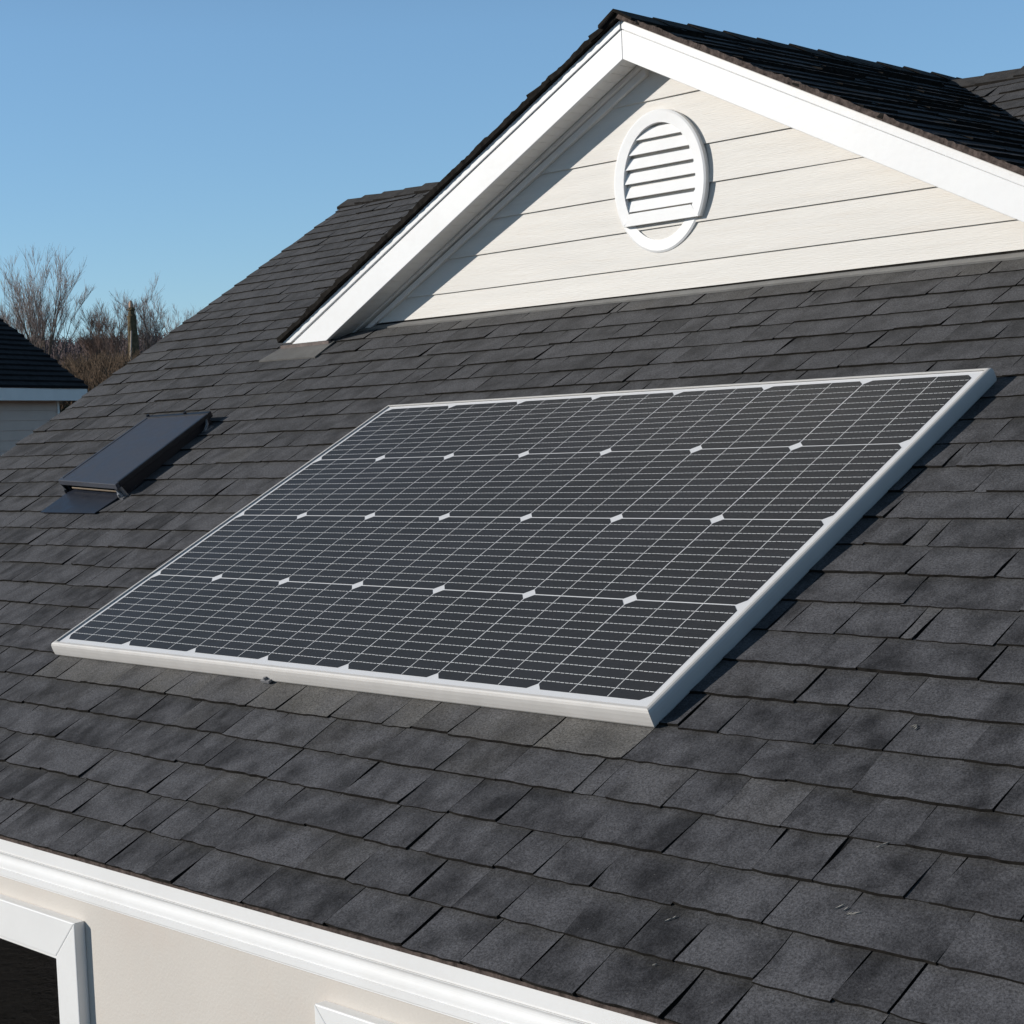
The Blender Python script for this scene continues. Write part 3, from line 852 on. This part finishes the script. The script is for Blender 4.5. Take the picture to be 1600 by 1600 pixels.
# gable end wall facing right
mb.add([NB(WA - .003, .2, zbm), NB(WA - .003, 2 * DEP - .2, zbm), NB(WA - .003, 2 * DEP - .2, .1), NB(WA - .003, DEP, DEP * PT - .06), NB(WA - .003, .2, .1)], [(0, 1, 2, 3, 4)])
mb.build('wall', M_NWALL, nb)
mb = MB(); mb.box((WA - .031, .186, zbm), (WA, .21, zt), T=NB); mb.build('corner_board', M_NTRIM, nb)

# ================================================================== TREES
def bark(name, col, vary=.35):
    return painted(name, col, .95, vary, 6, bump=.6, bscale=30, spec=.1)
M_BARK = bark('grey_brown_bark', (.19, .15, .122))
M_TWIG = bark('twig_bark', (.31, .25, .225))
M_TWIG2 = bark('reddish_twig_bark', (.20, .14, .115))
M_BRUSH = bark('dry_brush', (.135, .094, .064), .5)

def grow(limb, twig, p, d, L, r, depth, R, up=.25, twig_r=.009, kids=(5, 8), spread=.6):
    n = 7 if depth >= 2 else 4
    pts = [p]; rad_ = [r]
    q = np.array(p, float); v = np.array(d, float)
    wob = .07 if depth >= 2 else .11
    for i in range(n):
        v = v + np.array([R.gauss(0, wob), R.gauss(0, wob), R.gauss(0, wob * .5) + up * .16]); v /= np.linalg.norm(v)
        q = q + v * L / n; pts.append(q.copy()); rad_.append(max(r * (1 - .8 * (i + 1) / n), twig_r * .5))
    (limb if depth >= 2 else twig).tube(pts, rad_, 6 if depth >= 2 else 3)
    if depth == 0: return
    m = R.randint(*kids) if depth >= 3 else (R.randint(6, 8) if depth == 2 else R.randint(3, 5))
    for k in range(m):
        t = R.uniform(.2, .92); i = min(n - 1, int(t * n)); f = t * n - i
        b = pts[i] * (1 - f) + pts[i + 1] * f
        loc = pts[i + 1] - pts[i]; loc = loc / np.linalg.norm(loc)
        ax = np.array([R.gauss(0, 1), R.gauss(0, 1), R.gauss(0, .45)]); ax /= np.linalg.norm(ax)
        dv = loc + ax * spread * R.uniform(.6, 1.15); dv[2] += up * .9; dv /= np.linalg.norm(dv)
        grow(limb, twig, b, dv, L * (R.uniform(.34, .6) if depth >= 2 else R.uniform(.5, .85)) * (1.15 - .4 * t), max(rad_[i] * .5, twig_r), depth - 1, R, up, twig_r, kids, spread)

def bare_tree(name, label, base, height, stems, seed, lean=.35, depth=3, r0=.10, twm=None, group='bare winter trees on the slope', kids=(5, 8), cat='tree', spread=.6, twig_r=.0065, fork=.08):
    R = random.Random(seed)
    base = np.array(base, float); base[2] = ground_h(base[0], base[1]) - .1
    t = thing(name, label, cat, tuple(base), group)
    limb, twig = MB(), MB()
    top = base + np.array([0, 0, height * fork])
    limb.tube([base, base + (top - base) * .5, top], [r0 * 1.9, r0 * 1.7, r0 * 1.3], 8)
    for s_ in range(stems):
        a = 2 * math.pi * s_ / stems + R.uniform(-.3, .3)
        ln = lean * (.15 + .95 * ((s_ * 7 % stems) / max(1, stems - 1)))
        d = np.array([math.cos(a) * ln, math.sin(a) * ln, 1.0]); d /= np.linalg.norm(d)
        grow(limb, twig, top - np.array([0, 0, R.uniform(0, .5) * height * fork]), d, height * (1 - fork) * R.uniform(.82, 1.0), r0 * R.uniform(.55, .9), depth, R, spread=spread, kids=kids, twig_r=twig_r)
    limb.build('trunk', M_BARK, t, units=False)
    twig.build('crown', twm or M_TWIG, t, units=False)
    return t

def toward(px, depth):                                     # a spot on the ground in the viewing direction of picture column px
    Rv = np.array([.6972674, .7154323, -.0444]); Fv = np.array([-.7168018, .6956003, -.0483])
    P = Fv + Rv * ((px - 800) / 2738.) - np.array([.003663, -.065551, -.99784]) * (240 / 2738.)
    P = P[:2] * depth
    return (P[0], P[1], 0)

bare_tree('bare_tree', 'tallest bare many stemmed tree beside the grey house roof', toward(64, 80), 5.2, 12, 31, lean=.76, r0=.075, kids=(7, 10), spread=.5, twig_r=.0068)
bare_tree('bare_tree', 'bare grey tree with fine twigs right of the tallest tree', toward(152, 82), 3.3, 7, 41, lean=.6, r0=.05, kids=(5, 7), twm=M_TWIG2)
bare_tree('bare_tree', 'slim bare tree directly left of the broken snag', toward(186, 78), 3.5, 6, 43, lean=.45, r0=.05, kids=(5, 7), twm=M_TWIG2)
bare_tree('bare_tree', 'bare tree directly right of the broken snag', toward(234, 80), 3.4, 7, 47, lean=.55, r0=.045, kids=(5, 6))
bare_tree('bare_tree', 'small pale bare tree nearest the slope of the charcoal roof', toward(276, 92), 3.4, 5, 53, lean=.45, r0=.04, kids=(4, 6))
bare_tree('bare_tree', 'thin bare sapling standing behind the broken snag', toward(216, 84), 4.3, 3, 58, lean=.08, r0=.03, kids=(5, 6))
bare_tree('bare_tree', 'low bare tree at the left picture edge behind the dark roof', toward(8, 86), 3.6, 7, 61, lean=.6, r0=.05, kids=(5, 6))

# thicket: a mass of dry upright stems on the bank
R = random.Random(77); mb = MB()
for k in range(6200):
    px_ = R.uniform(20, 430); dp = R.uniform(57, 74)
    x, y, _ = toward(px_, dp); z = ground_h(x, y)
    h = R.uniform(.5, 1.5) * (1.15 if 110 < px_ < 200 else .9)
    p = np.array([x, y, z - .1]); v = np.array([R.gauss(0, .28), R.gauss(0, .28), 1.0])
    pts = [p]
    for i in range(3):
        v = v + np.array([R.gauss(0, .22), R.gauss(0, .22), 0]); p = p + v / np.linalg.norm(v) * h / 3; pts.append(p.copy())
    mb.tube(pts, [.016, .013, .010, .006], 3)
    for q in range(3):
        b = pts[R.randint(1, 2)]; w_ = v + np.array([R.gauss(0, .7), R.gauss(0, .7), R.uniform(-.1, .4)])
        mb.tube([b, b + w_ / np.linalg.norm(w_) * h * .4], [.009, .005], 3)
th = mb.build('thicket', M_BRUSH, None, units=False); th['kind'] = 'stuff'; th['label'] = 'dry brown brush covering the bank behind the roof'; th['category'] = 'brush'

# far wooded hill fuzz
R = random.Random(78); mb = MB()
for k in range(4200):
    px_ = R.uniform(-100, 900); dp = R.uniform(190, 320)
    x, y, _ = toward(px_, dp); z = ground_h(x, y); h = R.uniform(1.2, 3.0)
    p = np.array([x, y, z - .3]); v = np.array([R.gauss(0, .1), R.gauss(0, .1), 1.0])
    mb.tube([p, p + v * h * .5, p + v * h], [.10, .08, .03], 3)
    for q in range(5):
        b = p + v * h * R.uniform(.3, .8); w_ = np.array([R.gauss(0, .6), R.gauss(0, .6), R.uniform(.3, 1)])
        mb.tube([b, b + w_ * h * .35], [.07, .02], 3)
fw = mb.build('far_woods', bark('far_wood_bark', (.13, .10, .10)), None, units=False); fw['kind'] = 'stuff'; fw['label'] = 'distant leafless woods on the low hill'; fw['category'] = 'woods'

# broken snag and pale pole
R = random.Random(5)
bx, by, _ = toward(209.5, 70); gz = ground_h(bx, by)
sn = thing('dead_snag', 'stout broken tree trunk with a pale snapped top among bare trees', 'tree trunk', (bx, by, gz - .2))
def lathe(mb, cx, cy, prof, k=14, jit=.02, lean=(0, 0)):
    vs_ = []; f_ = []
    for i, (z, r) in enumerate(prof):
        for j in range(k):
            t = 2 * math.pi * j / k; rr = r * (1 + R.uniform(-jit, jit) * 3)
            vs_.append((cx + lean[0] * i + rr * math.cos(t), cy + lean[1] * i + rr * math.sin(t), z + R.uniform(-.03, .03)))
    n = len(prof)
    for i in range(n - 1):
        for j in range(k): f_.append([i * k + j, i * k + (j + 1) % k, (i + 1) * k + (j + 1) % k, (i + 1) * k + j])
    f_.append([(n - 1) * k + j for j in range(k)])
    mb.add(vs_, f_)
ztop = 10.30
mb = MB()
lathe(mb, bx, by, [(gz - .2, .24), (ztop - 2.2, .235), (ztop - 1.6, .205), (ztop - 1.1, .19), (ztop - .72, .175), (ztop - .62, .185), (ztop - .55, .13), (ztop - .40, .115), (ztop - .36, .15), (ztop - .30, .13), (ztop - .26, .10)], jit=.03)
mb.build('trunk', bark('mossy_snag_bark', (.115, .09, .055), .5), sn, units=False)
mb = MB(); lathe(mb, bx - .01, by, [(ztop - .27, .085), (ztop - .16, .095), (ztop - .08, .075), (ztop - .02, .055), (ztop + .02, .02)], jit=.03)
mb.build('broken_top', bark('bare_pale_wood', (.55, .38, .28), .15), sn, units=False)
px_, py_, _ = toward(204.5, 68.5); gz2 = ground_h(px_, py_)
pp = thing('pale_pole', 'thin pale pole standing against the broken snag', 'pole', (px_, py_, gz2 - .2))
mb = MB(); mb.tube([(px_, py_, gz2 - .2), (px_, py_, 8.1), (px_ + .05, py_ + .05, 8.95)], [.045, .038, .03], 8)
mb.build('shaft', bark('pale_wood_pole', (.5, .40, .32), .12), pp, units=False)
mb = MB(); mb.tube([(px_ + .05, py_ + .05, 8.95), (px_ + .05, py_ + .05, 9.02)], [.04, .025], 8); mb.build('cap', bark('pale_pole_cap', (.45, .36, .3), .1), pp, units=False)

# small evergreen shrub between the neighbour house and the roof
R = random.Random(15)
bx, by, _ = toward(101, 33); 
sb = thing('evergreen_shrub', 'small dark green shrub at the corner of the grey house', 'shrub', (bx, by, 0))
mb = MB(); mb.tube([(bx, by, 0), (bx, by, 2.6), (bx, by, 4.9)], [.09, .06, .02], 7); mb.build('stem', M_BARK, sb, units=False)
mb = MB()
for k in range(5200):
    t = R.random(); z = .3 + 5.0 * t
    rr = .95 * math.sin(math.pi * min(1, t * .8 + .2)) ** .7 * math.sqrt(R.uniform(.15, 1)); a = R.uniform(0, 6.28)
    c = np.array([bx + rr * math.cos(a), by + rr * math.sin(a), z + R.gauss(0, .05)])
    u_ = np.array([R.gauss(0, 1), R.gauss(0, 1), R.gauss(0, 1)]); u_ /= np.linalg.norm(u_)
    w_ = np.cross(u_, (R.gauss(0, 1), R.gauss(0, 1), R.gauss(0, 1))); w_ /= np.linalg.norm(w_)
    l = R.uniform(.03, .07)
    mb.add([c - u_ * l, c + w_ * l * .45, c + u_ * l, c - w_ * l * .45], [(0, 1, 2, 3)])
mb.build('foliage', painted('dark_evergreen_leaf', (.055, .06, .028), .7, .5, 5), sb, units=False)

# ================================================================== LIGHT, SKY, CAMERA
sdir = Vector((1.0, 1.1, -.52)).normalized()
elev = math.asin(-sdir.z)
ld = bpy.data.lights.new('sun', 'SUN'); ld.energy = 4.05; ld.angle = math.radians(.5); ld.color = (1.0, .945, .872)
lo = bpy.data.objects.new('sun', ld); COL.objects.link(lo); lo.location = (-20, -20, 20)
lo.rotation_euler = sdir.to_track_quat('-Z', 'Y').to_euler()

w = bpy.data.worlds.new('World'); sc.world = w; w.use_nodes = True
nt = w.node_tree; bg = nt.nodes['Background']
st = nt.nodes.new('ShaderNodeTexSky'); st.sky_type = 'NISHITA'; st.sun_disc = False
st.sun_elevation = elev; st.sun_rotation = math.atan2(-sdir.x, -sdir.y) % (2 * math.pi)
st.altitude = 0; st.air_density = 1.0; st.dust_density = 0; st.ozone_density = 5
sky_c = mixc(nt, 1.0, st.outputs[0], (1.22, 1.23, 1.19), 'MULTIPLY')
sky_c = mixc(nt, .35, sky_c, (1.75, 3.2, 4.9))
# winter sky, its upper part dimmed and greyed to cut the blue fill light
wtc = nt.nodes.new('ShaderNodeTexCoord'); wsp = nt.nodes.new('ShaderNodeSeparateXYZ'); nt.links.new(wtc.outputs['Generated'], wsp.inputs[0])
fill_cut = maprange(nt, wsp.outputs[2], .22, .62, 0, 1)
sky_c = mixc(nt, fill_cut, sky_c, mixc(nt, 1.0, sky_c, (.42, .32, .255), 'MULTIPLY'))
nt.links.new(sky_c, bg.inputs[0]); bg.inputs[1].default_value = .13

cam = bpy.data.cameras.new('camera'); co = bpy.data.objects.new('camera', cam); COL.objects.link(co); sc.camera = co
Rv = Vector((.6972673785542365, .7154322878602504, -.044439220190628764))
Dv = Vector((.003662612052734906, -.06555080581434175, -.9978425111860298))
Fv = Vector((-.7168017773952953, .6956002683611748, -.04832678945271653))
mt = Matrix((Rv, -Dv, -Fv)).transposed().to_4x4(); mt.translation = (0, 0, H0)
co.matrix_world = mt
cam.sensor_width = 36; cam.lens = 2738. / 1600 * 36; cam.clip_start = .05; cam.clip_end = 5000

sc.view_settings.view_transform = 'Standard'; sc.view_settings.look = 'None'
sc.view_settings.exposure = 0; sc.view_settings.gamma = 1
sc.render.engine = 'CYCLES'
sc.cycles.max_bounces = 6; sc.cycles.transparent_max_bounces = 8
